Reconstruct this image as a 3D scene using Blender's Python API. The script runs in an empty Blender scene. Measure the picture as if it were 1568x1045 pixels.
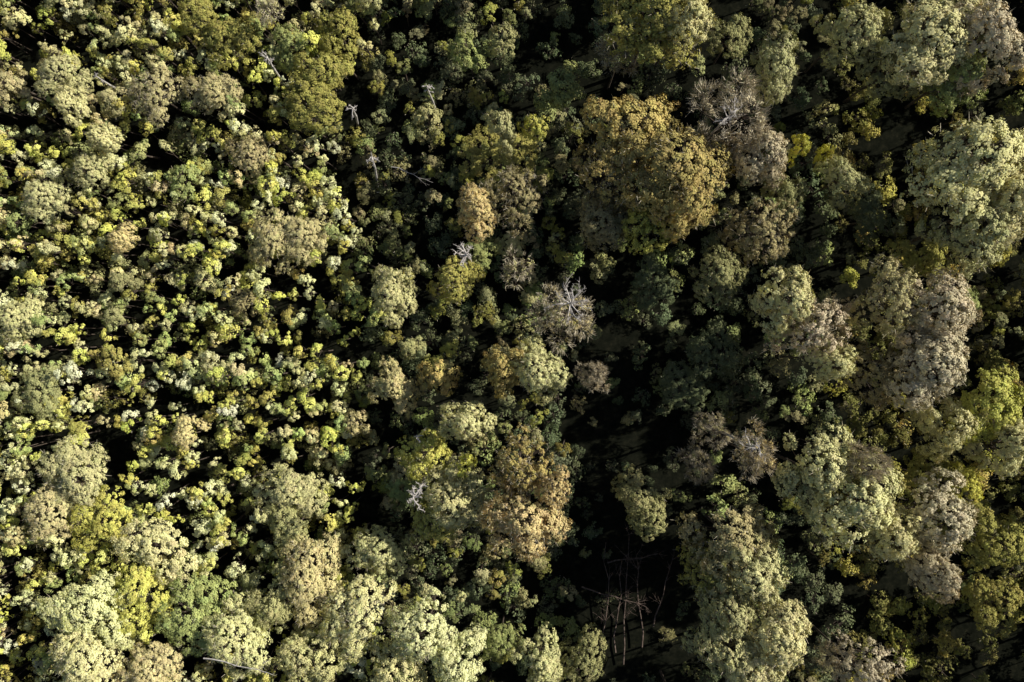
import bpy, math, numpy as np
from mathutils import Vector
rng=np.random.default_rng(7)
sc=bpy.context.scene
CAMZ=108.0; HF=math.radians(66); TW=math.tan(HF/2)
SUN_EL=math.radians(33); SUN_AZ=math.radians(20)   # azimuth measured from +X toward +Y

# ---------------- materials ----------------
def newmat(name):
    m=bpy.data.materials.new(name); m.use_nodes=True
    nt=m.node_tree; nt.nodes.clear(); return m,nt,nt.nodes,nt.links
def leaf_mat():
    m,nt,N,L=newmat("foliage")
    out=N.new('ShaderNodeOutputMaterial')
    at=N.new('ShaderNodeAttribute'); at.attribute_type='INSTANCER'; at.attribute_name='tint'
    cl=N.new('ShaderNodeAttribute'); cl.attribute_type='GEOMETRY'; cl.attribute_name='shade'
    sx=N.new('ShaderNodeSeparateXYZ'); L.new(cl.outputs['Vector'],sx.inputs[0])
    hs=N.new('ShaderNodeHueSaturation'); L.new(at.outputs['Color'],hs.inputs['Color'])
    L.new(sx.outputs[0],hs.inputs['Hue']); L.new(sx.outputs[1],hs.inputs['Value'])
    d=N.new('ShaderNodeBsdfDiffuse')
    L.new(hs.outputs[0],d.inputs[0]); L.new(d.outputs[0],out.inputs[0])
    return m
def bark_mat(name,c1,c2,scale=6):
    m,nt,N,L=newmat(name)
    out=N.new('ShaderNodeOutputMaterial'); b=N.new('ShaderNodeBsdfDiffuse')
    geo=N.new('ShaderNodeNewGeometry'); nz=N.new('ShaderNodeTexNoise'); nz.inputs['Scale'].default_value=scale; nz.inputs['Detail'].default_value=2
    L.new(geo.outputs['Position'],nz.inputs['Vector'])
    cr=N.new('ShaderNodeValToRGB'); cr.color_ramp.elements[0].color=(*c1,1); cr.color_ramp.elements[1].color=(*c2,1)
    cr.color_ramp.elements[0].position=0.35; cr.color_ramp.elements[1].position=0.65
    L.new(nz.outputs['Fac'],cr.inputs[0]); L.new(cr.outputs[0],b.inputs[0]); L.new(b.outputs[0],out.inputs[0]); return m
M_LEAF=leaf_mat()
M_BARK=bark_mat("bark",(0.06,0.045,0.035),(0.16,0.13,0.11))
M_TWIG=bark_mat("pale_twigs",(0.42,0.36,0.26),(0.70,0.63,0.50),1.2)
M_DEAD=bark_mat("weathered_wood",(0.40,0.36,0.34),(0.72,0.67,0.64),2.5)
def ground_mat():
    m,nt,N,L=newmat("forest_floor")
    out=N.new('ShaderNodeOutputMaterial'); b=N.new('ShaderNodeBsdfDiffuse')
    geo=N.new('ShaderNodeNewGeometry'); nz=N.new('ShaderNodeTexNoise'); nz.inputs['Scale'].default_value=0.8; nz.inputs['Detail'].default_value=12; nz.inputs['Roughness'].default_value=0.9
    L.new(geo.outputs['Position'],nz.inputs['Vector'])
    cr=N.new('ShaderNodeValToRGB'); e=cr.color_ramp.elements
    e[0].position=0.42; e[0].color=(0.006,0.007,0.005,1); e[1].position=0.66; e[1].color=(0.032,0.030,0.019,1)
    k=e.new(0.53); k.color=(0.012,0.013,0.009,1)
    L.new(nz.outputs['Fac'],cr.inputs[0]); L.new(cr.outputs[0],b.inputs[0]); L.new(b.outputs[0],out.inputs[0]); return m

# ---------------- mesh helpers ----------------
class MB:
    def __init__(s): s.v=[];s.f=[];s.m=[];s.a=[];s.n=0
    def add(s,v,f,mi,att=None):
        s.v.append(np.asarray(v,float)); s.f.append(np.asarray(f,int)+s.n); s.m.append(np.full(len(f),mi)); s.n+=len(v)
        s.a.append(att if att is not None else np.tile([0.5,1.0,0],(len(v),1)))
    def mesh(s,name,mats):
        me=bpy.data.meshes.new(name)
        V=np.concatenate(s.v); F=np.concatenate(s.f); Mi=np.concatenate(s.m); A=np.concatenate(s.a)
        me.vertices.add(len(V)); me.vertices.foreach_set('co',V.ravel())
        me.loops.add(F.size); me.loops.foreach_set('vertex_index',F.ravel())
        me.polygons.add(len(F)); me.polygons.foreach_set('loop_start',np.arange(len(F))*4)
        me.polygons.foreach_set('loop_total',np.full(len(F),4)); 
        for m in mats: me.materials.append(m)
        me.polygons.foreach_set('material_index',Mi)
        at=me.attributes.new('shade','FLOAT_VECTOR','POINT'); at.data.foreach_set('vector',A.ravel())
        me.update(calc_edges=True); return me
def unit(a): return a/np.maximum(np.linalg.norm(a,axis=-1,keepdims=True),1e-9)
def tube(mb,pts,rad,mi,k=5):
    pts=np.asarray(pts,float); n=len(pts)
    d=unit(np.gradient(pts,axis=0)); ref=np.array([0.31,0.87,0.2])
    a=unit(np.cross(d,ref)); b=np.cross(d,a)
    th=np.arange(k)*2*np.pi/k
    V=pts[:,None,:]+np.asarray(rad)[:,None,None]*(np.cos(th)[None,:,None]*a[:,None,:]+np.sin(th)[None,:,None]*b[:,None,:])
    F=[]
    for i in range(n-1):
        for j in range(k):
            j2=(j+1)%k; F.append((i*k+j,i*k+j2,(i+1)*k+j2,(i+1)*k+j))
    mb.add(V.reshape(-1,3),F,mi)
def leaves(mb,P,Nrm,size,hue,val,mi=0):
    n=len(P); r=unit(rng.normal(size=(n,3)))
    a=unit(np.cross(Nrm,r)); b=np.cross(Nrm,a)
    l=(size*rng.uniform(0.6,1.3,n))[:,None]*0.5; w=l*rng.uniform(0.6,0.95,n)[:,None]
    V=np.stack([P+a*l,P+b*w,P-a*l,P-b*w],1).reshape(-1,3)
    at=np.stack([hue,val*rng.uniform(.8,1.2,n),np.zeros(n)],1)
    mb.add(V,np.arange(4*n).reshape(-1,4),mi,np.repeat(at,4,axis=0))
def twigs(mb,P0,P1,w,mi):
    n=len(P0); d=unit(P1-P0); a=unit(np.cross(d,rng.normal(size=(n,3))))
    V=np.stack([P0-a*w,P0+a*w,P1+a*w*0.35,P1-a*w*0.35],1).reshape(-1,3)
    mb.add(V,np.arange(4*n).reshape(-1,4),mi)

def make_tree(name,R,H,CD,nl,nclump,cr,lpc,leaf,twign=0,twl=0.8,mainlobe=0.6,zmin=-0.3,leafkeep=1.0,spread=1.0,tw_w=0.03,lobmin=.22,lobmax=.46,rough=0.45,out=.7):
    mb=MB(); zc=H-CD/2
    C=[(rng.normal(0,.10)*R,rng.normal(0,.10)*R,zc+CD*0.12)]; RR=[mainlobe*R]
    ph=rng.uniform(0,6.28)
    for i in range(nl):
        a=ph+i*2.4+rng.normal(0,.5); q=rng.uniform(0.3,0.88)*spread
        C.append((R*q*math.cos(a),R*q*math.sin(a),zc+CD*(0.22-0.5*q*rng.uniform(0.5,1.3))))
        RR.append(R*rng.uniform(lobmin,lobmax))
    C=np.array(C); RR=np.array(RR)
    zs=max(CD/(2*R)*1.05,0.7); S3=np.array([1,1,zs])
    pr=RR**2/np.sum(RR**2)
    k=rng.choice(len(C),nclump*3,p=pr)
    d=unit(rng.normal(size=(nclump*3,3))); d[:,2]=np.where(d[:,2]<zmin,-d[:,2],d[:,2])
    rr=RR[k]*rng.uniform(0.72,1.10,len(k))
    P=C[k]+d*rr[:,None]*S3
    dist=np.linalg.norm((P[:,None,:]-C[None])/(RR[None,:,None]*S3),axis=2)
    dist[np.arange(len(k)),k]=9
    ok=np.where(dist.min(1)>0.82)[0][:nclump]
    P=P[ok]; d=d[ok]; k=k[ok]
    cd_=unit((P-np.array([0,0,zc-0.1*CD]))*np.array([1,1,1.0])); d2=unit(d*0.8+cd_*0.7)
    lean=rng.normal(0,.03,2)*H
    tz=np.linspace(0,1,6)
    tr=np.stack([lean[0]*tz*(1-tz),lean[1]*tz*(1-tz),tz*(H-CD*0.35)],1)
    r0=0.012*H+0.03
    tube(mb,tr,r0*(1-0.8*tz),1,6)
    for c in C[1:]:
        s=tr[3]+(tr[4]-tr[3])*rng.uniform(0,1)
        mid=(s+c)/2+np.array([0,0,-0.06*R]); tube(mb,[s,mid,c,c+(c-s)*0.25],[r0*.42,r0*.3,r0*.18,r0*.05],1,4)
    twigs(mb,C[k]+(P-C[k])*0.1,P,0.03,1)
    if twign:
        j=rng.integers(0,len(P),twign)
        dd=unit(d[j]+rng.normal(size=(twign,3))*0.5+np.array([0,0,.35]))
        s=P[j]+rng.normal(size=(twign,3))*cr*0.5
        twigs(mb,s,s+dd*(twl*rng.uniform(0.4,1.2,twign))[:,None],tw_w,2)
    sz=rng.uniform(0.45,1.35,len(P)); cnt=np.maximum((lpc*sz**2).astype(int),3)
    if leafkeep<1: cnt=(cnt*np.where(rng.random(len(P))<leafkeep,1.0,0.08)).astype(int)
    j=np.repeat(np.arange(len(P)),cnt); n=len(j)
    e=unit(rng.normal(size=(n,3))+d2[j]*0.9)
    L=P[j]+e*(cr*sz[j]*rng.random(n)**0.35)[:,None]*np.array([1,1,0.8])
    nr=unit(e*0.8+d2[j]*out+rng.normal(size=(n,3))*rough)
    ch=0.5+rng.normal(0,.007,len(P)); cv=rng.uniform(.84,1.15,len(P))
    leaves(mb,L,nr,leaf,ch[j],cv[j],0)
    return mb.mesh(name,[M_LEAF,M_BARK,M_TWIG])

T={'L':[],'S':[],'G':[],'F':[],'m':[],'s':[]}
for i in range(5): T['L'].append(make_tree('broadleaf_crown',5,18,9,15,340,0.52,46,0.25,120,0.7,mainlobe=.42,out=1.1,rough=.38))
for i in range(6): T['F'].append(make_tree('fine_crown',5,18,9.5,16,640,0.36,28,0.22,500,0.7,mainlobe=0.5,rough=.32,lobmin=.16,lobmax=.42,out=1.5,spread=1.02))
for i in range(3): T['G'].append(make_tree('twiggy_crown',5,18,9,16,400,0.40,34,0.23,1000,0.8,leafkeep=0.85,mainlobe=.4,rough=.35,out=1.3,spread=1.05))
for i in range(3): T['S'].append(make_tree('sparse_crown',5,18,9,12,260,0.45,22,0.24,2400,1.0,leafkeep=0.5,mainlobe=.5,tw_w=0.04))
for i in range(4): T['m'].append(make_tree('medium_crown',2.5,11,5.5,9,110,0.40,42,0.21,50,0.5,mainlobe=.5,out=1.3,rough=.35))
for i in range(2): T['s'].append(make_tree('small_sparse_crown',2.5,11,5,8,90,0.35,16,0.2,900,0.7,leafkeep=0.5,tw_w=0.035))

young=bpy.data.collections.new("young_tree_forms")
YN=0
def addyoung(me):
    global YN
    o=bpy.data.objects.new("young_form_%02d"%YN,me); young.objects.link(o); YN+=1
for i in range(12):
    addyoung(make_tree('young_tree',1.0,7,3.4,5,18,0.33,36,0.185,6,0.3,mainlobe=0.66,zmin=-0.35,spread=1.0,lobmin=.28,lobmax=.5,rough=.32,out=1.3))
for i in range(4):
    addyoung(make_tree('shrub',1.5,3.2,2.4,7,40,0.38,20,0.22,20,0.3,mainlobe=0.6))
for i in range(4):
    addyoung(T['m'][i])

# ---------------- placement ----------------
def w2(u,v,z):
    s=2*TW*(CAMZ-z)/1568.0
    return (u-784)*s,(522.5-v)*s,s
C={ 'gr':(0.40,0.39,0.175),'pg':(0.57,0.545,0.265),'ol':(0.42,0.385,0.11),'go':(0.52,0.425,0.155),
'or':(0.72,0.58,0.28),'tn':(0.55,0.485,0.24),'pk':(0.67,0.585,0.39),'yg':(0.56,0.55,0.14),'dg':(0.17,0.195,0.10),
'br':(0.42,0.36,0.18),'ye':(0.74,0.70,0.16),'bl':(0.70,0.665,0.33),'gn':(0.37,0.41,0.15)}
trees=[ # u,v,r,kind,colour,height
(1000,30,85,'F','ol',22),(1045,25,45,'F','bl',23),(1185,105,48,'F','pg',19),(1125,165,52,'S','pk',22),(1168,225,52,'F','pk',21),
(965,195,72,'L','go',19),(1020,265,78,'F','go',22),(1060,310,50,'F','go',22),(1015,345,40,'L','yg',17),(925,335,44,'F','br',14),(930,260,50,'G','go',18),
(1310,40,50,'F','pg',20),(1425,65,78,'F','bl',22),(1515,55,62,'F','pk',23),(1370,100,45,'F','gr',18),(1480,110,50,'F','gn',18),
(1510,250,90,'F','bl',23),(1500,345,70,'F','pg',21),(1560,310,60,'F','bl',22),
(1295,275,38,'F','pg',17),(1232,222,17,'m','ye',18),(1205,290,28,'L','gr',15),(1268,232,12,'m','ye',16),
(1170,350,44,'G','br',17),(1110,430,42,'F','gr',17),(1215,465,54,'F','bl',22),(1255,500,50,'G','pk',22),(1268,550,38,'F','bl',22),
(1370,460,54,'G','tn',21),(1450,480,66,'F','pk',22),(1435,560,68,'F','pk',22),(1350,575,46,'G','br',17),(1420,395,42,'L','ol',12),
(1525,615,56,'L','yg',18),(1465,655,46,'L','bl',18),(1545,690,45,'F','bl',19),(1430,735,42,'L','ol',11),(1480,745,30,'L','ye',14),
(1265,730,62,'F','bl',22),(1312,768,64,'F','bl',24),(1322,705,30,'S','pk',24),(1365,820,54,'F','bl',23),(1440,800,60,'F','pk',23),(1430,870,42,'F','pk',23),
(1160,700,36,'S','or',22),(1100,660,26,'S','tn',12),(1065,710,28,'S','br',11),(982,765,38,'L','gr',14),(990,800,32,'L','gr',14),
(910,585,27,'S','pk',20),(768,568,38,'L','go',20),(825,570,42,'F','bl',21),(715,650,35,'F','bl',20),
(800,728,46,'G','go',23),(805,795,56,'F','or',24),(845,750,32,'G','or',24),(770,790,32,'G','tn',19),
(695,760,58,'F','pg',18),(660,800,44,'F','ol',14),(648,700,34,'L','yg',15),(708,715,20,'m','ye',15),
(720,322,35,'F','or',19),(790,300,42,'G','br',15),(770,195,27,'m','pg',18),(818,192,21,'m','yg',17),(765,245,50,'L','ol',9),(655,185,26,'m','gr',14),
(870,475,44,'S','tn',17),(790,415,26,'s','pg',15),(690,425,34,'F','ol',13),(600,457,38,'F','pg',15),(600,590,38,'L','tn',11),(670,570,28,'m','go',13),
(860,135,33,'m','gn',12),(770,60,28,'m','gr',13),(720,80,30,'m','gn',12),(950,85,34,'S','br',16),
(480,165,50,'L','ol',11),(490,105,44,'L','ol',11),(520,45,36,'L','ol',11),(448,70,32,'L','gn',10),(420,370,42,'F','tn',10),(465,365,42,'F','tn',10),
(380,240,36,'F','tn',9.5),(235,140,38,'G','tn',10.5),(325,145,38,'F','tn',10.5),(345,60,40,'L','ol',10),(300,25,36,'L','ol',9),(408,18,24,'s','bl',13),
(85,110,36,'F','pg',11),(110,160,26,'F','bl',12),(152,210,26,'F','bl',12),(65,305,38,'F','pg',10.5),(140,265,30,'F','pg',10.5),
(185,365,24,'F','or',10.5),(285,662,26,'F','or',10.5),(60,600,42,'L','gr',9.5),(18,490,40,'F','pg',10),(370,465,24,'F','br',9.5),
(110,735,54,'F','pg',11),(65,790,46,'F','tn',11),(155,800,46,'L','yg',11),(235,840,54,'L','bl',12),(440,755,50,'L','pg',11),(445,810,40,'L','gr',11),
(130,945,62,'L','bl',13),(205,915,50,'L','yg',12),(125,1015,58,'F','bl',14),(290,950,48,'L','gn',12),(355,990,58,'F','pg',14),(480,895,60,'F','tn',13),(550,950,60,'F','bl',14),
(575,850,42,'F','pg',13),(420,920,44,'L','gr',12),(650,965,60,'F','bl',16),(610,1020,46,'L','pg',13),(700,1025,46,'L','bl',15),(230,1025,48,'F','tn',13),(470,1010,46,'L','pg',13),
(1120,825,60,'F','tn',18),(1085,880,38,'F','ol',16),(1150,890,50,'F','bl',21),(1120,930,48,'F','pg',20),(1115,985,58,'F','pg',20),(1195,985,56,'F','bl',22),(1150,1030,54,'F','bl',20),
(1325,1035,46,'G','pk',21),(900,1015,38,'L','gr',12),(825,1015,38,'L','bl',13),(770,980,32,'L','gn',11),(1540,830,48,'L','ol',13),(1530,930,44,'L','ol',11),(1120,60,34,'L','gr',11),
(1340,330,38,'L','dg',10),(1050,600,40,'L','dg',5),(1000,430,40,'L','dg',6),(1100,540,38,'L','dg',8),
]
coll=sc.collection
placed=[]
def jit(c,s=0.12):
    c=np.array(c)*rng.uniform(1-s,1+s); return c*rng.uniform(1-s*.25,1+s*.25,3)
cnt={}
for (u,v,r,k,c,h) in trees:
    x,y,s=w2(u,v,h*0.8)
    R=r*s
    lst=T[k]; me=lst[cnt.get(k,0)%len(lst)]; cnt[k]=cnt.get(k,0)+1
    base=(2.5,11) if k in 'ms' else (5,18)
    nm={'S':'bare_birch_tree','s':'bare_birch_tree','F':'birch_tree','G':'autumn_aspen_tree','L':'broadleaf_tree','m':'young_birch_tree'}[k]
    o=bpy.data.objects.new(nm,me); coll.objects.link(o)
    sxy=R/base[0]*1.06
    o.location=(x,y,0); o.scale=(sxy*rng.uniform(.86,1.14),sxy*rng.uniform(.86,1.14),h/base[1])
    o.rotation_euler=(rng.normal(0,.02),rng.normal(0,.02),rng.uniform(0,6.28))
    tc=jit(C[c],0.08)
    if u<720: tc=np.minimum(tc*(1.08+.2*v/1045),.84)  # sunlit brightness painted into left crowns' tint, stronger toward the bottom
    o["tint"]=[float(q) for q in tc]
    placed.append((x,y,R,h))
placed=np.array(placed)

from mathutils import noise as mn
pts=[];idx=[];rot=[];scl=[];tin=[]
def addp(x,y,i,sx,sz,t,z=0):
    pts.append((x,y,z)); idx.append(i); rot.append((rng.normal(0,.06),rng.normal(0,.06),rng.uniform(0,6.28))); scl.append((sx,sx*rng.uniform(.8,1.2),sz)); tin.append(np.minimum(t,.82))
def img(x,y,z=6):
    s=2*TW*(CAMZ-z)/1568.0
    return 784+x/s,522.5-y/s
young_cols=['gr','ol','yg','pg','ol','bl','yg','pg','gn','yg','bl','tn','pg','tn']
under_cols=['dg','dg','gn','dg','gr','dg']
X0,X1,Y0,Y1=-76,102,-52,56
def grid(step):
    for gx in np.arange(X0,X1,step):
        for gy in np.arange(Y0,Y1,step):
            yield gx+rng.uniform(-.6,.6)*step, gy+rng.uniform(-.6,.6)*step
for x,y in grid(1.85):
    u,v=img(x,y)
    n=mn.noise(Vector((x*0.09,y*0.09,3.1))); n2=mn.noise(Vector((x*0.05+9,y*0.05,7.7)))
    edge=545+50*n2*2+ (35 if v>420 else -5)
    if u<edge: dens=0.97+0.5*n; h=7.2+2.6*n+rng.normal(0,1.3); R=rng.uniform(0.68,1.08)*rng.choice([1,1,1,1.35])
    elif u<880:
        dens=0.44+0.8*n; h=5.0+2.2*n+rng.normal(0,1.4); R=rng.uniform(0.65,1.3)
        if u<650 and v<400: dens*=.7; h-=1.8
        if u>830 and v>600: dens*=.4
    elif u<1150: dens=0.06+0.2*n; h=3+rng.normal(0,.5); R=rng.uniform(0.7,1.3)
    else: dens=0.12+0.6*n; h=4.5+rng.normal(0,1.2); R=rng.uniform(0.7,1.3)
    if 880<u<1075 and 600<v<1020: continue
    if rng.random()>dens: continue
    h=float(np.clip(h,2.5,11))
    d=np.hypot(placed[:,0]-x,placed[:,1]-y)
    near=np.where(d<placed[:,2]*(0.85 if u<edge else 1.25))[0]
    if len(near):
        if rng.random()<0.55: continue
        h=min(h,(0.6 if u<edge else .4)*placed[near,3].min()+rng.uniform(-.5,1.0))
    cn=mn.noise(Vector((x*0.12+31,y*0.12,1.7)))
    m=len(young_cols)
    ci=young_cols[int(np.clip((cn+0.5)*m*0.5+rng.uniform(0,m*0.55),0,m-1))]
    col=jit(C[ci],0.26)
    if u<edge: col=col*(1.25+0.22*(v/1045))  # left thicket tint lifted as painted sunlight, brightest at the bottom
    elif u<880: col=col*(0.7 if (v>400 or u>650) else .5)  # tall-tree shade painted in: middle band tint darkened, most at upper left
    else: col=col*0.42  # understorey shade put into the tint on the right
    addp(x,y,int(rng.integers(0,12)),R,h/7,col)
for x,y in grid(2.5):
    u,v=img(x,y,2)
    dens=0.7 if u>560 else 0.4
    if 880<u<1075 and 790<v<1020: dens=0.15
    elif 870<u<1130: dens=.5
    if rng.random()>dens: continue
    R=rng.uniform(.6,1.25)
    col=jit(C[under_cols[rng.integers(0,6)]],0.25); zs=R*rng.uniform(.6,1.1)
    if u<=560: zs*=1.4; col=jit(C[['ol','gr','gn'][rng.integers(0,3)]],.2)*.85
    if 880<u<1075 and v>560: R*=.7;zs*=.45;col=col*.7  # lower shrubs, tint dimmed to paint the shadow of the gap
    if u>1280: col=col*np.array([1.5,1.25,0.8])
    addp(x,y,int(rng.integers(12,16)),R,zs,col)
for x,y in grid(7.5):
    u,v=img(x,y,9)
    d=np.hypot(placed[:,0]-x,placed[:,1]-y)
    if np.any(d<placed[:,2]*0.85+1.5): continue
    inside=-20<u<1590 and -20<v<1065
    if inside:
        if u<560: p=0.25;h=rng.uniform(8,10)
        elif u<860: p=0.3 if not (u<660 and v<420) else .0;h=rng.uniform(6,9)
        elif u<1130: p=.0;h=6
        else: p=0.2;h=rng.uniform(5,9)
    else: p=0.9;h=rng.uniform(9,12) if u<700 else rng.uniform(14,21)
    if rng.random()>p: continue
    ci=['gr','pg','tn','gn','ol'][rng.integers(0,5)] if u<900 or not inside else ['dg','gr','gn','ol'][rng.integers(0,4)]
    s=rng.uniform(.6,1.0)*(1.5 if (not inside and u>700) else 1)
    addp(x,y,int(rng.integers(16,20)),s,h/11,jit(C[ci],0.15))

def gn_object(name,coll_src):
    me=bpy.data.meshes.new(name); n=len(pts)
    me.vertices.add(n); me.vertices.foreach_set('co',np.array(pts).ravel())
    a=me.attributes.new('idx','INT','POINT'); a.data.foreach_set('value',np.array(idx,dtype=np.int32))
    for nm,arr in (('rot',rot),('scl',scl),('tint',tin)):
        a=me.attributes.new(nm,'FLOAT_VECTOR','POINT'); a.data.foreach_set('vector',np.array(arr).ravel())
    o=bpy.data.objects.new(name,me); coll.objects.link(o)
    ng=bpy.data.node_groups.new(name,'GeometryNodeTree')
    ng.interface.new_socket('Geometry',in_out='INPUT',socket_type='NodeSocketGeometry')
    ng.interface.new_socket('Geometry',in_out='OUTPUT',socket_type='NodeSocketGeometry')
    N=ng.nodes;L=ng.links
    gi=N.new('NodeGroupInput');go=N.new('NodeGroupOutput')
    ip=N.new('GeometryNodeInstanceOnPoints'); ci=N.new('GeometryNodeCollectionInfo')
    ci.inputs['Collection'].default_value=coll_src; ci.inputs['Separate Children'].default_value=True; ci.inputs['Reset Children'].default_value=True
    ip.inputs['Pick Instance'].default_value=True
    def na(nm,t):
        q=N.new('GeometryNodeInputNamedAttribute'); q.data_type=t; q.inputs['Name'].default_value=nm; return q.outputs['Attribute']
    L.new(gi.outputs[0],ip.inputs['Points']); L.new(ci.outputs[0],ip.inputs['Instance'])
    L.new(na('idx','INT'),ip.inputs['Instance Index']); L.new(na('rot','FLOAT_VECTOR'),ip.inputs['Rotation']); L.new(na('scl','FLOAT_VECTOR'),ip.inputs['Scale'])
    L.new(ip.outputs[0],go.inputs[0])
    m=o.modifiers.new('scatter','NODES'); m.node_group=ng
    return o
gn_object('young_forest_thicket',young)
print("INST",len(pts))

# ---------------- dead trees ----------------
def snag(mb,p,d,L,r,depth,mi=0):
    n=5; P=[np.array(p,float)]; dd=unit(np.array(d,float))
    for i in range(n-1):
        dd=unit(dd+rng.normal(size=3)*0.16); P.append(P[-1]+dd*L/(n-1))
    rad=np.linspace(r,r*0.3,n); tube(mb,P,rad,mi,4)
    if depth>0:
        for i in range(rng.integers(4,7)):
            k=rng.integers(1,n); nd=unit(dd*0.7+unit(rng.normal(size=3))*0.9)
            snag(mb,P[k],nd,L*rng.uniform(.3,.55),r*0.5,depth-1,mi)
def dead(u,v,h,r_px,lean=(0,0),br=7,th=0.07):
    x,y,s=w2(u,v,h); R=r_px*s
    mb=MB(); top=np.array([lean[0],lean[1],h])
    tube(mb,[(0,0,0),tuple(top*0.5+[.1,.1,0]),tuple(top*0.8),tuple(top)],[.18,.15,.10,.04],0,6)
    for i in range(br):
        a=i*2.4+rng.normal(0,.5); t=rng.uniform(.78,1.0)
        snag(mb,top*t,(math.cos(a),math.sin(a),rng.uniform(.1,.7)),R*rng.uniform(.4,1.0),th,2)
    o=bpy.data.objects.new('dead_tree',mb.mesh('dead_tree',[M_DEAD])); coll.objects.link(o); o.location=(x-lean[0],y-lean[1],0)
for a in [(145,115,12,7,(.5,0),5,.07),(408,85,13.5,13,(1,1),7,.08),(540,165,13.5,13,(2,-1.5),5,.10),(652,128,15,12,(0,0),6,.10),(568,232,13.5,13,(1.5,1.5),5,.09),(712,386,18,20,(0,0),9,.11),
          (632,765,22,22,(0,0),9,.11),(637,672,16,7,(.3,.3),5,.11),(875,465,21,38,(-.5,-1),12,.09),(1128,165,24,28,(0,0),10,.07),(1165,690,24,22,(0,0),7,.06)]:
    dead(*a)
def log(u1,v1,u2,v2,z,r,name='fallen_trunk',br=5,mat=None):
    x1,y1,_=w2(u1,v1,z); x2,y2,_=w2(u2,v2,z+1)
    mb=MB(); a=np.array([x1,y1,z]); b=np.array([x2,y2,z+.8]); L=np.linalg.norm(b-a)
    ts=np.linspace(0,1,7); P=a+(b-a)*ts[:,None]+rng.normal(size=(7,3))*0.012*L; 
    tube(mb,P,r*(1-.7*ts),0,7)
    for i in range(br):
        k=rng.integers(2,7); snag(mb,P[k],unit(b-a)+rng.normal(size=3)*.6,L*rng.uniform(.08,.2),r*.35,1)
    o=bpy.data.objects.new(name,mb.mesh(name,[mat or M_DEAD])); coll.objects.link(o)
log(600,255,662,280,8,.06); log(310,1008,415,1030,14.5,.09)
M_LOG=bark_mat("brown_bark",(0.08,0.06,0.05),(0.20,0.15,0.13),3)
for q in [(925,1010,930,830),(940,1000,952,860),(958,1020,962,820),(985,990,975,850),(930,862,1010,850),(1000,960,1030,860),(890,900,990,930)]:
    log(*q,0.9,.11,br=9,mat=M_LOG)

# ---------------- ground ----------------
n=161; g=np.linspace(-400,400,n); gx,gy=np.meshgrid(g,g); 
gz=np.array([mn.noise(Vector((a*0.06,b*0.06,0)))*0.35-0.1 for a,b in zip(gx.ravel(),gy.ravel())])
V=np.stack([gx.ravel(),gy.ravel(),gz],1); ii=np.arange(n*n).reshape(n,n)
F=np.stack([ii[:-1,:-1].ravel(),ii[:-1,1:].ravel(),ii[1:,1:].ravel(),ii[1:,:-1].ravel()],1)
mb=MB(); mb.add(V,F,0); o=bpy.data.objects.new('ground',mb.mesh('ground',[ground_mat()])); coll.objects.link(o)

# ---------------- light, sky, camera ----------------
sd=Vector((math.cos(SUN_EL)*math.cos(SUN_AZ),math.cos(SUN_EL)*math.sin(SUN_AZ),math.sin(SUN_EL)))
sl=bpy.data.lights.new('sun','SUN'); sl.energy=5; sl.angle=math.radians(0.5); sl.color=(1,0.955,0.83)
so=bpy.data.objects.new('sun',sl); coll.objects.link(so); so.rotation_euler=(-sd).to_track_quat('-Z','Y').to_euler(); so.location=sd*200
w=bpy.data.worlds.new("World"); sc.world=w; w.use_nodes=True; N=w.node_tree.nodes
bg=N['Background']; sk=N.new('ShaderNodeTexSky'); sk.sky_type='NISHITA'; sk.sun_disc=False
sk.sun_elevation=SUN_EL; sk.sun_rotation=math.atan2(sd.x,sd.y)
w.node_tree.links.new(sk.outputs[0],bg.inputs[0]); bg.inputs[1].default_value=0.055
cd=bpy.data.cameras.new('camera'); cam=bpy.data.objects.new('camera',cd); coll.objects.link(cam)
cd.angle=HF; cd.clip_end=2000; cam.location=(0,0,CAMZ); sc.camera=cam
sc.view_settings.view_transform='Standard'; sc.view_settings.look='None'; sc.view_settings.exposure=0
